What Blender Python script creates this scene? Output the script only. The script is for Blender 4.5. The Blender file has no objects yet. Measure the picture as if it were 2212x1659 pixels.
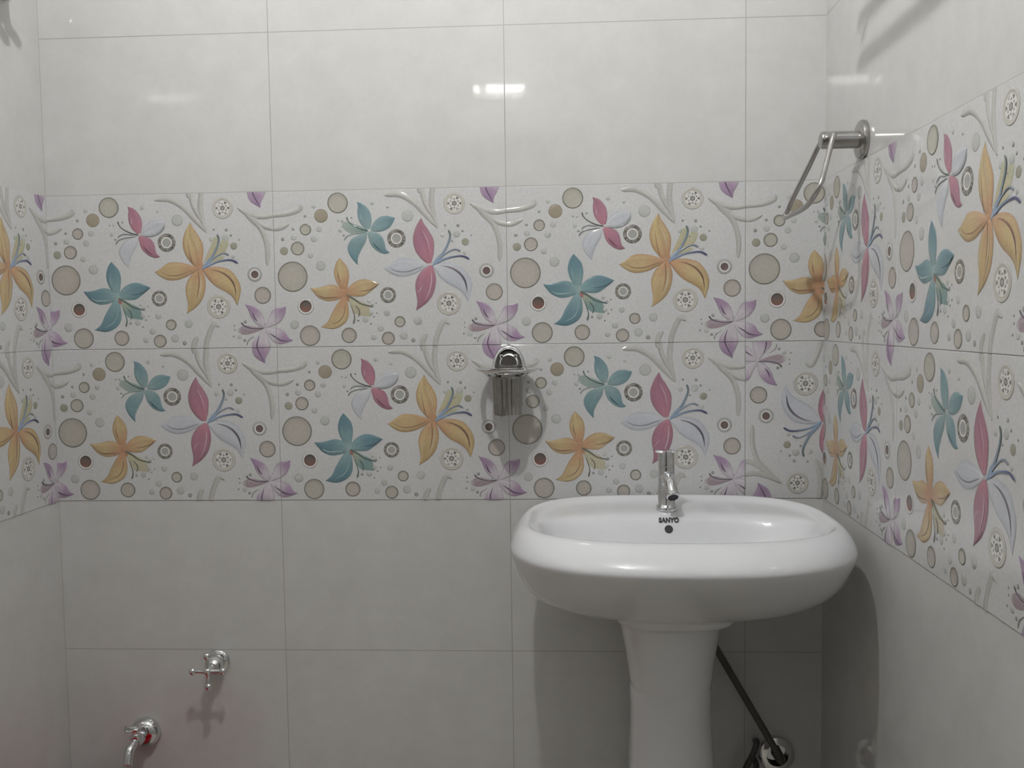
# Bathroom corner with floral tile band and pedestal wash basin
E1=700.0; E2=7.5; EXPO=1.10
LAMP1=(.35,-1.0,2.36); LAMP2=(.285,-2.44,2.207)
import bpy, bmesh, math, random
from mathutils import Vector, Matrix
from mathutils.bvhtree import BVHTree
random.seed(7)
S=bpy.context.scene; COL=S.collection
Z0=1.15                      # height of the middle seam of the floral band above the floor
LX,RX=-.45,1.047             # side walls; back wall is y=0, the room extends towards -y
YF=-2.5; ZC=1.42+Z0; FW=1.496
TW,TH=.45,.30                # wall tile size
# ------------------------------------------------------------------ helpers
def lin(c):
    return tuple((v/255/12.92 if v/255<=.04045 else ((v/255+.055)/1.055)**2.4) for v in c)
K=1.13
def alb(c,k=K,d=.30):
    l=lin(c);g=.3*l[0]+.6*l[1]+.1*l[2]
    return tuple(min(.9,(v+(g-v)*d)*k) for v in l)
class MB:
    def __init__(s): s.v=[];s.f=[];s.c=None;s.mi=[]
    def add(s,vs,fs,mi=0):
        o=len(s.v); s.v+=[tuple(p) for p in vs]; s.f+=[tuple(i+o for i in f) for f in fs]; s.mi+=[mi]*len(fs)
    def box(s,x0,x1,y0,y1,z0,z1):
        s.add([(x0,y0,z0),(x1,y0,z0),(x1,y1,z0),(x0,y1,z0),(x0,y0,z1),(x1,y0,z1),(x1,y1,z1),(x0,y1,z1)],
              [(0,3,2,1),(4,5,6,7),(0,1,5,4),(1,2,6,5),(2,3,7,6),(3,0,4,7)])
    def rings(s,rs,c0=True,c1=True,closed=False):
        n=len(rs[0]); vs=[p for r in rs for p in r]; fs=[]
        for i in range(len(rs)-1+(1 if closed else 0)):
            a=i*n;b=((i+1)%len(rs))*n
            for j in range(n): fs.append((a+j,a+(j+1)%n,b+(j+1)%n,b+j))
        if not closed:
            if c0: fs.append(tuple(range(n))[::-1])
            if c1: fs.append(tuple(range((len(rs)-1)*n,len(rs)*n)))
        s.add(vs,fs)
    def lathe(s,prof,o,ax,n=32,c0=True,c1=True):
        # prof: (radius, distance along ax); o origin; ax direction
        ax=Vector(ax).normalized(); u=ax.orthogonal().normalized(); w=ax.cross(u); o=Vector(o)
        s.rings([[o+ax*h+(u*math.cos(2*math.pi*k/n)+w*math.sin(2*math.pi*k/n))*max(r,1e-5) for k in range(n)] for r,h in prof],c0,c1)
    def tube(s,pts,r,n=14,closed=False,cap=True):
        pts=[Vector(p) for p in pts]; m=len(pts); rs=[]; up=None
        rad=r if isinstance(r,(list,tuple)) else [r]*m
        for i in range(m):
            if closed: t=(pts[(i+1)%m]-pts[i-1]).normalized()
            else: t=(pts[min(i+1,m-1)]-pts[max(i-1,0)]).normalized()
            if up is None: up=t.orthogonal().normalized()
            up=(up-t*up.dot(t)).normalized(); w=t.cross(up)
            rs.append([pts[i]+(up*math.cos(2*math.pi*k/n)+w*math.sin(2*math.pi*k/n))*rad[i] for k in range(n)])
        s.rings(rs,cap,cap,closed)
    def ball(s,o,r,n=20,sc=(1,1,1)):
        rs=[]
        for i in range(n//2+1):
            a=math.pi*i/(n//2)
            rs.append([(o[0]+sc[0]*r*max(math.sin(a),1e-3)*math.cos(2*math.pi*k/n),o[1]+sc[1]*r*max(math.sin(a),1e-3)*math.sin(2*math.pi*k/n),o[2]-sc[2]*r*math.cos(a)) for k in range(n)])
        s.rings(rs)
    def build(s,name,mat,parent=None,smooth=True,ang=40,sub=0):
        me=bpy.data.meshes.new(name); me.from_pydata(s.v,[],s.f); me.update()
        for m in (mat if isinstance(mat,(list,tuple)) else [mat]): me.materials.append(m)
        if s.c:
            a=me.color_attributes.new('Col','FLOAT_COLOR','POINT')
            a.data.foreach_set('color',[x for c in s.c for x in (c[0],c[1],c[2],1)])
        bm=bmesh.new(); bm.from_mesh(me); bmesh.ops.recalc_face_normals(bm,faces=bm.faces) if not s.c else None
        bm.to_mesh(me); bm.free()
        if smooth:
            me.polygons.foreach_set('use_smooth',[True]*len(me.polygons))
            for i in getattr(s,'flat',[]): me.polygons[i].use_smooth=False
        if ang<180: me.set_sharp_from_angle(angle=math.radians(ang))
        o=bpy.data.objects.new(name,me); COL.objects.link(o); o.parent=parent
        if parent is not None: o.matrix_parent_inverse=Matrix.Translation(parent.location).inverted()
        if sub:
            q=o.modifiers.new('s','SUBSURF'); q.levels=q.render_levels=sub
        return o
def catmull(P,n):
    P=[Vector(p) for p in P]; P=[P[0]*2-P[1]]+P+[P[-1]*2-P[-2]]; m=len(P)-3; out=[]
    for k in range(n+1):
        x=min(k/n*m,m-1e-6); i=int(x); t=x-i; a,b,c,d=P[i:i+4]
        out.append(.5*((2*b)+(c-a)*t+(2*a-5*b+4*c-d)*t*t+(3*b-a-3*c+d)*t**3))
    return out
def thing(name,label,cat,loc,group=None):
    o=bpy.data.objects.new(name,None); COL.objects.link(o); o.location=loc; o.empty_display_size=.05
    o['label']=label; o['category']=cat
    if group:o['group']=group
    return o
def struct(o): o['kind']='structure'; return o
# ------------------------------------------------------------------ materials
def mat(name,col,rough=.4,metal=0,coat=0,spec=.5,**kw):
    m=bpy.data.materials.new(name); m.use_nodes=True; b=m.node_tree.nodes['Principled BSDF']
    b.inputs['Base Color'].default_value=(*col,1); b.inputs['Roughness'].default_value=rough
    b.inputs['Metallic'].default_value=metal; b.inputs['Coat Weight'].default_value=coat; b.inputs['Specular IOR Level'].default_value=spec
    if 'emit' in kw:
        b.inputs['Emission Color'].default_value=(*kw['ecol'],1); b.inputs['Emission Strength'].default_value=kw['emit']
    return m
def noise_var(m,scale,c0,c1,rough=None,bump=0,bscale=60):
    nt=m.node_tree;N=nt.nodes;L=nt.links;b=N['Principled BSDF']
    tc=N.new('ShaderNodeTexCoord'); n=N.new('ShaderNodeTexNoise'); n.inputs['Scale'].default_value=scale; n.inputs['Detail'].default_value=5
    r=N.new('ShaderNodeValToRGB'); r.color_ramp.elements[0].position=.35; r.color_ramp.elements[1].position=.65
    r.color_ramp.elements[0].color=(*c0,1); r.color_ramp.elements[1].color=(*c1,1)
    L.new(tc.outputs['Object'],n.inputs['Vector']); L.new(n.outputs['Fac'],r.inputs['Fac']); L.new(r.outputs['Color'],b.inputs['Base Color'])
    if rough:
        mr=N.new('ShaderNodeMapRange'); mr.inputs['To Min'].default_value=rough[0]; mr.inputs['To Max'].default_value=rough[1]
        L.new(n.outputs['Fac'],mr.inputs['Value']); L.new(mr.outputs['Result'],b.inputs['Roughness'])
    if bump:
        n2=N.new('ShaderNodeTexNoise'); n2.inputs['Scale'].default_value=bscale; L.new(tc.outputs['Object'],n2.inputs['Vector'])
        bp=N.new('ShaderNodeBump'); bp.inputs['Strength'].default_value=bump; bp.inputs['Distance'].default_value=.002
        L.new(n2.outputs['Fac'],bp.inputs['Height']); L.new(bp.outputs['Normal'],b.inputs['Normal'])
    return m
def tile_mat(name,axis,off,tw,th,zoff,base,base2,grout,g=.0010,axis2=2,rough=.035,bump=.018,gy=None):
    m=mat(name,base,rough); nt=m.node_tree;N=nt.nodes;L=nt.links;b=N['Principled BSDF']
    tc=N.new('ShaderNodeTexCoord'); sp=N.new('ShaderNodeSeparateXYZ'); L.new(tc.outputs['Object'],sp.inputs[0])
    def dist(o,off_,w):
        a=N.new('ShaderNodeMath');a.operation='SUBTRACT';L.new(o,a.inputs[0]);a.inputs[1].default_value=off_
        c=N.new('ShaderNodeMath');c.operation='PINGPONG';L.new(a.outputs[0],c.inputs[0]);c.inputs[1].default_value=w/2
        return c.outputs[0]
    d1=dist(sp.outputs[axis],off,tw); d2=dist(sp.outputs[axis2],zoff,th)
    if gy is not None:
        q=N.new('ShaderNodeMath');q.operation='ADD';L.new(d1,q.inputs[0]);q.inputs[1].default_value=gy;d1=q.outputs[0]
    mn=N.new('ShaderNodeMath');mn.operation='MINIMUM';L.new(d1,mn.inputs[0]);L.new(d2,mn.inputs[1])
    mr=N.new('ShaderNodeMapRange');mr.inputs['From Min'].default_value=g*.55;mr.inputs['From Max'].default_value=g*1.25
    mr.inputs['To Min'].default_value=1;mr.inputs['To Max'].default_value=0;L.new(mn.outputs[0],mr.inputs['Value'])
    n=N.new('ShaderNodeTexNoise');n.inputs['Scale'].default_value=14;n.inputs['Detail'].default_value=8;n.inputs['Roughness'].default_value=.7;L.new(tc.outputs['Object'],n.inputs['Vector'])
    r=N.new('ShaderNodeValToRGB');r.color_ramp.elements[0].position=.35;r.color_ramp.elements[1].position=.65
    r.color_ramp.elements[0].color=(*base,1);r.color_ramp.elements[1].color=(*base2,1);L.new(n.outputs['Fac'],r.inputs['Fac'])
    mx=N.new('ShaderNodeMix');mx.data_type='RGBA';L.new(mr.outputs[0],mx.inputs[0]);L.new(r.outputs['Color'],mx.inputs[6]);mx.inputs[7].default_value=(*grout,1)
    L.new(mx.outputs[2],b.inputs['Base Color'])
    ma=N.new('ShaderNodeMath');ma.operation='MULTIPLY_ADD';L.new(mr.outputs[0],ma.inputs[0]);ma.inputs[1].default_value=.55;ma.inputs[2].default_value=rough;L.new(ma.outputs[0],b.inputs['Roughness'])
    n2=N.new('ShaderNodeTexNoise');n2.inputs['Scale'].default_value=22;n2.inputs['Detail'].default_value=3;L.new(tc.outputs['Object'],n2.inputs['Vector'])
    h=N.new('ShaderNodeMath');h.operation='MULTIPLY_ADD';L.new(mr.outputs[0],h.inputs[0]);h.inputs[1].default_value=-1.2;L.new(n2.outputs['Fac'],h.inputs[2])
    bp=N.new('ShaderNodeBump');bp.inputs['Strength'].default_value=bump;bp.inputs['Distance'].default_value=.003
    L.new(h.outputs[0],bp.inputs['Height']);L.new(bp.outputs['Normal'],b.inputs['Normal'])
    return m
TB,TB2=(.535,.535,.521),(.58,.58,.568); GR=(.36,.35,.33)
m_back=tile_mat('cream_tile_back',0,0,TW,TH,Z0,TB,TB2,GR)
m_left=tile_mat('cream_tile_left',1,-.4414+0,TW,TH,Z0,TB,TB2,(.47,.465,.45),gy=.002)
m_right=tile_mat('cream_tile_right',1,.0464,TW,TH,Z0,TB,TB2,(.38,.375,.36),gy=.002)
m_front=tile_mat('cream_tile_front',0,0,TW,TH,Z0,TB,TB2,GR,rough=.35)
m_floor=tile_mat('floor_tile',0,0,.3,.3,0,(.50,.46,.40),(.55,.51,.45),(.3,.28,.25),g=.0018,axis2=1,rough=.25)
m_ceil=noise_var(mat('white_paint',(.6,.6,.6),.7),6,(.58,.58,.57),(.62,.62,.61))
def pattern_mat():
    m=mat('floral_print',(.7,.7,.7),.10); nt=m.node_tree;N=nt.nodes;L=nt.links;b=N['Principled BSDF']
    at=N.new('ShaderNodeAttribute');at.attribute_name='Col'
    tc=N.new('ShaderNodeTexCoord');n=N.new('ShaderNodeTexNoise');n.inputs['Scale'].default_value=230;n.inputs['Detail'].default_value=2;L.new(tc.outputs['Object'],n.inputs['Vector'])
    mr=N.new('ShaderNodeMapRange');mr.inputs['From Min'].default_value=.3;mr.inputs['From Max'].default_value=.7;mr.inputs['To Min'].default_value=.95;mr.inputs['To Max'].default_value=1.05;L.new(n.outputs['Fac'],mr.inputs['Value'])
    mx=N.new('ShaderNodeVectorMath');mx.operation='SCALE';L.new(at.outputs['Color'],mx.inputs[0]);L.new(mr.outputs[0],mx.inputs['Scale']);L.new(mx.outputs[0],b.inputs['Base Color'])
    return m
m_pat=pattern_mat()
m_chrome=noise_var(mat('chrome',(.72,.73,.74),.07,1),30,(.70,.71,.72),(.76,.77,.78),(.05,.1))
m_steel=noise_var(mat('brushed_steel',(.45,.44,.43),.26,1),40,(.40,.39,.38),(.48,.47,.455),(.2,.3))
m_steel2=noise_var(mat('ribbed_steel',(.34,.33,.31),.26,1),60,(.30,.29,.27),(.37,.36,.34),(.22,.3))
m_cer=noise_var(mat('glazed_ceramic',(.68,.69,.705),.06,coat=.3),8,(.67,.68,.70),(.69,.70,.715),(.05,.09))
m_black=mat('black_print',(.012,.012,.014),.3)
m_hole=mat('dark_opening',(.03,.03,.035),.6)
m_rub=noise_var(mat('grey_pipe_plastic',(.09,.085,.075),.45),20,(.08,.075,.065),(.11,.1,.09))
m_braid=noise_var(mat('braided_hose',(.06,.06,.058),.4,.3),500,(.03,.03,.03),(.12,.115,.11))
m_red=noise_var(mat('red_plastic',(.72,.03,.05),.4),5,(.70,.028,.048),(.75,.035,.055))
m_door=noise_var(mat('door_laminate',(.07,.06,.055),.45),3,(.06,.052,.047),(.085,.073,.065))
m_lampbody=noise_var(mat('lamp_plastic',(.8,.8,.78),.4),5,(.78,.78,.76),(.82,.82,.8))
LC=(1,.992,.98)
m_bulb=mat('bulb_glow',(.9,.9,.9),.3,emit=E1,ecol=LC)
m_cfl=mat('tube_glow',(.9,.9,.9),.3,emit=E2,ecol=LC)
# ------------------------------------------------------------------ floral tile pattern (mm on the tile, x right, y down)
PET=[('low',[(128.0,189.6),(119.4,174.2),(115.7,157.0),(119.7,140.0),(127.2,129.2)],[(141.4,189.9),(145.4,165.2),(142.6,148.0),(135.0,137.4),(127.2,129.2)]),('low',[(132.8,189.7),(121.3,182.4),(107.9,180.2),(91.5,184.2),(78.0,186.1),(68.4,185.8)],[(133.6,205.0),(119.2,210.5),(100.9,212.2),(84.6,205.2),(75.1,194.5),(68.4,185.8)]),('low',[(136.6,194.6),(149.1,180.5),(163.5,172.1),(178.7,171.0),(194.0,176.0),(203.9,180.6)],[(140.4,201.3),(158.5,204.0),(172.9,203.3),(184.4,196.3),(194.9,187.9),(203.9,180.6)]),('low',[(131.7,202.1),(119.1,219.2),(109.4,235.3),(102.5,249.7),(94.7,257.3),(87.7,261.7)],[(139.4,204.2),(143.1,224.3),(142.5,241.6),(134.3,255.9),(113.0,265.7),(87.7,261.7)]),('lowfan',[(139.4,204.2),(146.0,219.6),(154.5,235.0),(161.2,239.9)],[(147.1,202.4),(163.3,211.2),(180.5,221.1),(186.1,243.1)]),('sm1',[(181.2,76.6),(171.1,66.3),(165.5,54.4),(164.2,40.9),(165.5,31.7),(163.8,23.3)],[(188.6,74.2),(191.6,59.9),(189.9,45.6),(183.3,34.5),(174.9,26.8),(163.8,23.3)]),('sm2',[(189.0,74.2),(196.3,61.7),(207.7,52.6),(220.7,50.7),(229.3,52.5),(236.6,54.3)],[(190.6,79.3),(204.3,81.2),(218.2,78.0),(227.9,71.4),(233.3,63.1),(236.6,54.3)]),('sm1',[(182.7,83.4),(188.1,103.8),(197.3,115.0),(206.7,121.0),(217.0,123.3),(225.3,120.9)],[(187.1,79.2),(200.8,82.8),(210.2,88.9),(215.1,99.1),(218.1,113.6),(225.3,120.9)]),('sm2',[(180.2,81.7),(161.0,88.1),(149.5,96.4),(143.4,110.7),(149.3,127.8),(162.7,143.8)],[(182.7,82.6),(179.6,98.6),(172.3,111.2),(165.0,125.5),(163.0,134.0),(162.7,143.8)]),('smfan',[(183.7,78.3),(173.6,71.4),(159.9,66.2),(147.1,60.9),(135.0,61.6)],[(182.7,81.7),(166.2,84.8),(153.3,84.2),(142.3,78.6),(133.0,70.8)]),('big1',[(296.5,142.7),(284.9,132.8),(274.1,116.8),(270.3,94.8),(276.4,73.0),(287.3,55.6)],[(305.2,141.6),(310.0,123.4),(310.5,99.0),(301.0,79.5),(292.6,67.2),(287.3,55.6)]),('big1',[(299.5,146.4),(285.5,157.3),(276.5,170.6),(273.0,187.8),(276.7,214.9),(273.7,232.8)],[(306.9,146.6),(312.8,163.8),(313.0,182.2),(306.9,203.0),(294.1,218.9),(273.7,232.8)]),('big2',[(299.5,144.0),(284.8,137.7),(263.7,132.5),(241.3,132.7),(226.1,142.9),(212.8,150.7)],[(299.5,147.7),(283.0,157.2),(262.9,165.5),(240.4,167.0),(223.2,158.8),(212.8,150.7)]),('big2',[(306.9,147.8),(320.2,167.6),(334.8,181.3),(352.1,190.8),(365.6,201.4),(374.6,218.8)],[(309.5,144.8),(328.2,142.0),(348.1,143.5),(367.8,153.6),(382.8,183.2),(374.6,218.8)]),('bigfan',[(310.0,133.8),(321.3,111.1),(331.5,88.4),(334.9,83.9)],[(326.0,122.6),(335.1,106.8),(341.8,93.2),(341.8,84.1)]),('bigfan',[(327.1,126.1),(339.6,106.9),(347.5,92.2),(355.5,87.8)],[(342.0,120.7),(352.3,116.3),(360.2,102.7),(362.4,91.4)]),('bigfan',[(315.7,135.1),(328.3,126.1),(344.3,121.9),(352.3,120.9)],[(318.0,140.9),(330.6,134.2),(344.3,129.9),(353.4,125.5)]),('pur',[(424.8,261.4),(409.6,253.1),(400.7,240.4),(396.1,227.8),(389.4,215.2)],[(427.4,259.6),(426.3,244.4),(420.0,230.0),(407.6,219.9),(389.4,215.2)]),('pur',[(427.4,260.5),(436.0,242.7),(441.2,230.3),(449.9,224.2),(460.5,223.4),(470.1,220.9)],[(430.1,262.3),(449.4,256.3),(460.8,248.4),(468.5,236.0),(469.8,228.0),(470.1,220.9)]),('pur',[(429.2,262.3),(446.8,261.2),(461.0,265.4),(469.0,271.8),(474.4,280.8),(483.3,286.3)],[(427.5,265.9),(438.3,284.0),(448.1,292.2),(458.7,294.1),(471.9,290.7),(483.3,286.3)]),('pur',[(424.8,264.9),(409.9,281.8),(402.9,289.8),(400.3,303.3),(406.7,318.7),(425.9,331.1)],[(428.3,265.0),(435.6,287.5),(437.1,300.1),(433.2,310.9),(428.0,319.9),(425.9,331.1)]),('purfan',[(423.9,260.9),(406.2,259.3),(393.7,256.5),(383.1,258.1),(373.4,263.4)],[(423.0,264.9),(406.3,271.0),(392.1,274.4),(383.2,274.3),(373.4,269.7)])]
STR=[('lowst',[(139.4,200.3),(153.7,208.2),(168.0,218.0),(182.4,221.6),(189.0,224.1)],[4.76,3.43,2.47,2.28,2.85]),('lowst',[(147.0,218.6),(151.7,232.1),(154.5,243.7),(151.6,256.1)],[1.52,1.71,2.09,4.19]),('lowst',[(156.5,220.7),(163.2,229.4),(164.1,237.1),(161.2,242.8)],[1.9,2.09,2.09,1.14]),('lowhot',[(139.4,202.2),(142.2,208.0),(144.6,211.9)],[3.81,6.66,1.9]),('lowvl',[(123.4,153.3),(124.3,164.8),(128.0,178.2)],[0.38,1.9,0.95]),('lowvl',[(83.7,199.4),(96.1,204.9),(111.5,204.7),(124.0,203.9)],[0.57,2.66,2.28,0.95]),('lowvl',[(136.4,218.5),(134.4,235.7),(124.7,250.0),(109.2,257.4)],[0.95,1.71,1.9,0.76]),('lowvd',[(199.7,182.3),(188.2,189.7),(172.9,193.3),(161.5,194.0)],[2.47,2.28,1.71,0.57]),('smst',[(184.6,78.4),(170.0,74.8),(155.5,67.8),(146.3,59.2),(143.6,51.6)],[2.54,1.86,1.52,1.52,3.38]),('smsp',[(178.4,81.6),(162.8,83.1),(150.7,85.4),(141.9,89.5),(137.4,96.2)],[1.69,2.03,2.03,2.37,2.88]),('smsa',[(173.1,78.3),(154.5,76.2),(145.2,79.8),(142.6,83.9)],[2.54,1.86,2.03,1.86]),('smva',[(196.7,76.7),(210.1,73.7),(221.9,67.3),(229.4,58.3)],[1.35,2.2,2.2,2.54]),('smva',[(195.0,81.7),(213.5,80.4),(226.9,74.1),(233.6,66.7),(236.1,58.4)],[1.18,1.86,2.03,2.03,0.85]),('smvb',[(168.8,89.5),(158.6,100.2),(154.3,113.5),(154.2,125.3),(157.2,132.1)],[1.18,2.54,2.54,2.2,0.85]),('smvl',[(170.7,45.3),(171.1,52.8),(172.3,57.8)],[0.51,1.86,0.85]),('smvd',[(193.2,100.9),(200.8,110.3),(210.9,118.0)],[1.18,2.54,0.85]),('bigva',[(224.7,149.0),(238.2,156.6),(259.4,157.5),(280.7,151.1),(290.7,147.5)],[0.73,1.95,2.43,1.95,0.73]),('bigvb',[(325.6,147.5),(342.9,152.0),(358.9,162.0),(369.8,178.1),(373.7,200.3)],[0.97,2.92,4.13,3.89,0.73]),('bigvl',[(287.5,76.8),(294.6,90.3),(300.4,105.0),(302.0,119.6)],[0.49,1.7,1.7,0.73]),('bigvl',[(304.8,157.5),(305.0,175.9),(300.8,195.6),(291.7,215.1)],[0.73,2.43,2.43,0.73]),('bigvl',[(288.6,184.3),(283.5,191.6),(277.1,198.9)],[0.36,1.46,0.49]),('bigvd',[(280.0,87.3),(284.6,116.1),(289.9,138.0)],[0.7,1.63,2.33]),('bigvd',[(299.7,148.6),(300.9,174.0),(295.2,205.1)],[2.33,2.56,0.93]),('bigs1',[(307.6,147.2),(318.4,134.5),(328.6,122.5),(338.9,103.1),(342.3,89.8),(339.4,80.0)],[5.35,7.3,4.86,4.13,3.89,4.13]),('bigs2',[(315.9,136.9),(328.5,127.3),(343.6,118.4),(353.6,116.7),(361.6,120.5)],[6.08,3.16,2.43,2.68,4.13]),('bigs3',[(310.7,143.6),(330.8,134.7),(347.1,130.7),(365.7,129.7),(378.6,136.0)],[6.08,3.41,2.92,3.41,4.62]),('purv',[(416.9,276.5),(411.8,290.8),(411.9,301.7),(417.3,314.3),(424.5,327.1)],[0.72,2.52,2.7,2.34,0.72]),('purv',[(435.5,271.4),(447.9,279.6),(458.6,286.0),(473.6,288.0)],[0.9,2.7,2.88,0.9]),('purv',[(403.2,229.7),(407.8,241.4),(414.0,249.6)],[0.72,2.88,1.08]),('purst',[(426.5,261.8),(411.5,262.8),(397.3,261.0),(386.6,256.4),(381.7,250.9)],[2.34,1.26,1.44,1.98,3.96]),('pursp',[(406.3,277.3),(395.7,284.3),(392.2,290.6),(391.6,295.1)],[0.9,1.8,1.98,1.8]),('twig',[(217.6,11.5),(245.5,11.1),(273.0,26.5),(296.2,50.1),(318.4,75.8)],[9.85,11.56,10.71,11.56,5.14]),('twig',[(287.6,-6.6),(294.0,24.9),(308.9,52.5)],[9.42,9.42,8.57]),('twig',[(310.7,-6.0),(307.7,27.3),(311.4,54.6),(318.4,75.8)],[10.71,11.14,10.71,5.14]),('twig',[(294.7,277.4),(287.3,288.1),(285.2,301.1),(286.7,309.7)],[9.42,10.71,10.71,9.85]),('twig',[(338.3,258.7),(327.7,253.8),(319.2,267.0),(310.8,290.6),(309.8,310.0)],[5.57,10.71,10.71,10.71,10.71]),('twig',[(380.0,29.1),(405.1,43.2),(430.1,48.0),(450.9,45.8),(479.4,42.9),(501.4,35.2),(504.4,25.9)],[6.42,12.85,10.28,9.42,10.28,11.56,8.57]),('twig',[(405.1,46.4),(430.3,65.7),(451.2,71.4),(465.3,69.7),(481.1,62.7)],[10.71,9.42,9.42,9.85,7.28]),('twig',[(392.5,35.6),(405.2,48.4),(426.2,71.9),(436.6,105.6),(436.3,141.3)],[6.42,12.85,10.71,10.28,9.42])]
CIR=[('dome',182.9,213.4,3.62),('dome',186.1,235.5,4.57),('dome',175.6,248.3,5.71),('dome',204.7,265.9,6.18),('dome',217.2,236.4,5.9),('dot',196.7,217.0,1.52),('dot',198.1,236.1,1.62),('dot',191.8,243.2,1.9),('dot',161.2,249.5,2.66),('dot',185.6,256.6,1.9),('dot',189.0,221.7,3.04),('dot',152.6,53.4,1.86),('dot',126.5,58.9,1.52),('dot',136.8,86.5,2.2),('dome',130.2,76.7,3.89),('dome',193.0,25.9,4.06),('dome',222.9,33.9,2.88),('dome',261.2,51.7,11.42),('dome',134.3,59.0,2.54),('dot',332.8,70.8,2.19),('dot',366.0,82.3,2.43),('dot',345.8,100.8,2.19),('dot',382.6,91.0,1.7),('dot',357.5,71.8,3.04),('dome',327.4,89.6,4.26),('dome',354.8,87.6,6.69),('dome',369.0,123.1,3.89),('olive',371.2,103.0,6.93),('dot',389.2,249.7,3.06),('dot',367.3,256.8,1.62),('dot',368.0,265.1,1.62),('dot',365.2,277.7,1.8),('dot',387.0,285.6,2.7),('dome',377.5,278.7,4.5),('disc',35.1,163.7,29.34),('disc',126.5,24.3,19.92),('disc',62.5,73.9,11.14),('disc',46.3,109.6,13.28),('disc',66.0,277.8,20.13),('disc',142.5,278.1,14.99),('disc',242.1,253.1,10.71),('disc',218.9,284.7,12.85),('disc',425.2,198.6,16.49),('brown',93.5,48.5,13.28),('olive',19.6,114.4,7.92),('dome',90.7,143.9,9.42),('dome',36.1,256.1,8.78),('dome',89.0,73.9,5.57),('dome',78.5,92.3,6.21),('dome',71.1,123.6,5.57),('dome',39.2,88.7,5.78),('dome',79.7,29.7,4.28),('dome',276.8,251.8,8.14),('dome',248.8,280.1,7.92),('dome',190.7,282.6,5.57),('dot',38.3,72.7,2.78),('dot',17.7,91.9,3.43),('dot',62.5,48.4,2.78),('dot',267.4,289.6,4.07),('gem',238.7,94.1,17.77),('gem',220.3,201.8,15.42),('eye',59.0,221.3,16.06),('eye2',410.8,158.3,14.56),('hexd',351.3,29.8,20.56),('hexd',337.5,219.5,23.13)]

BG=alb((187,188,188))
C=lambda *a:alb(a,K*.82,.36)
CW=lambda *a:alb(a)
TH_={ # theme: base, middle, tip, edge
 'orange':(C(203,140,84),C(203,167,92),C(190,158,84),C(186,140,88)),
 'yellow':(C(203,138,82),C(200,168,98),C(186,150,86),C(182,148,96)),
 'pink':(CW(182,112,130),CW(166,106,130),CW(150,98,118),CW(150,108,126)),
 'teal':(C(130,172,174),C(94,146,160),C(82,128,146),C(104,146,154)),
 'teals':(C(138,172,172),C(112,156,164),C(88,140,156),C(124,158,162)),
 'white':(CW(184,186,192),CW(176,180,188),CW(172,176,185),CW(158,161,173)),
 'purple':(CW(186,178,187),CW(160,130,162),CW(148,120,156),CW(160,145,160)),
}
def mixc(a,b,t): t=max(0,min(1,t)); return tuple(x+(y-x)*t for x,y in zip(a,b))
def h1(x): return (math.sin(x*127.1)*43758.5453)%1
class Pat:
    def __init__(s): s.v=[];s.f=[];s.c=[]
    def put(s,vs,fs,cs): o=len(s.v);s.v+=vs;s.f+=[tuple(i+o for i in f) for f in fs];s.c+=cs
    def petal(s,L,R,H,lay,col,ns=14,nt=14,dx=0,dy=0,flat=False):
        L=catmull([(x,y,0) for x,y in L],ns);R=catmull([(x,y,0) for x,y in R],ns);vs=[];cs=[]
        for i in range(ns+1):
            for j in range(nt+1):
                t=j/nt;tt=2*t-1;e=1-abs(tt)**3.4;p=L[i]*(1-t)+R[i]*t;sc=min(1,i/ns*5+.25)*min(1,(1-i/ns)*4+.1)
                vs.append((p.x+dx,p.y+dy,lay*.05+H*e*sc));cs.append(col(i/ns,tt))
        s.put(vs,[(i*(nt+1)+j,i*(nt+1)+j+1,(i+1)*(nt+1)+j+1,(i+1)*(nt+1)+j) for i in range(ns) for j in range(nt)],cs)
    def stroke(s,P,W,H,lay,col,dx=0,dy=0,base=0,rnd=False,nt=6):
        n=(len(P)-1)*5;Q=catmull([(x,y,w) for (x,y),w in zip(P,W)],n);vs=[];cs=[]
        for i,q in enumerate(Q):
            a=Q[max(i-1,0)];b=Q[min(i+1,n)];d=Vector((b.x-a.x,b.y-a.y)).normalized();nn=Vector((-d.y,d.x));w=max(q.z,.15)/2
            if rnd:
                k=min(i,n-i); w*=(.35,.8,.97)[k] if k<3 else 1
            for j in range(nt+1):
                t=2*j/nt-1;vs.append((q.x+nn.x*w*t+dx,q.y+nn.y*w*t+dy,lay*.05+base+H*(1-t*t)));cs.append(col(i/n,t))
        s.put(vs,[(i*(nt+1)+j,(i+1)*(nt+1)+j,(i+1)*(nt+1)+j+1,i*(nt+1)+j+1) for i in range(n) for j in range(nt)],cs)
    def disc(s,x,y,prof,lay,n=32,a0=0):
        # prof: (radius, height, colour or callable(angle)) from centre out
        vs=[(x,y,lay*.05+prof[0][1])];c0=prof[0][2];cs=[c0];fs=[]
        for r,h,c in prof[1:]:
            for k in range(n):
                a=a0+2*math.pi*k/n;vs.append((x+r*math.cos(a),y+r*math.sin(a),lay*.05+h));cs.append(c(k) if callable(c) else c)
        for k in range(n): fs.append((0,1+k,1+(k+1)%n))
        for i in range(len(prof)-2):
            for k in range(n): fs.append((1+i*n+k,1+(i+1)*n+k,1+(i+1)*n+(k+1)%n,1+i*n+(k+1)%n))
        s.put(vs,fs,cs)
    def poly(s,P,lay,h,c): s.put([(x,y,lay*.05+h) for x,y in P],[tuple(range(len(P)))],[c]*len(P))
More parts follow.
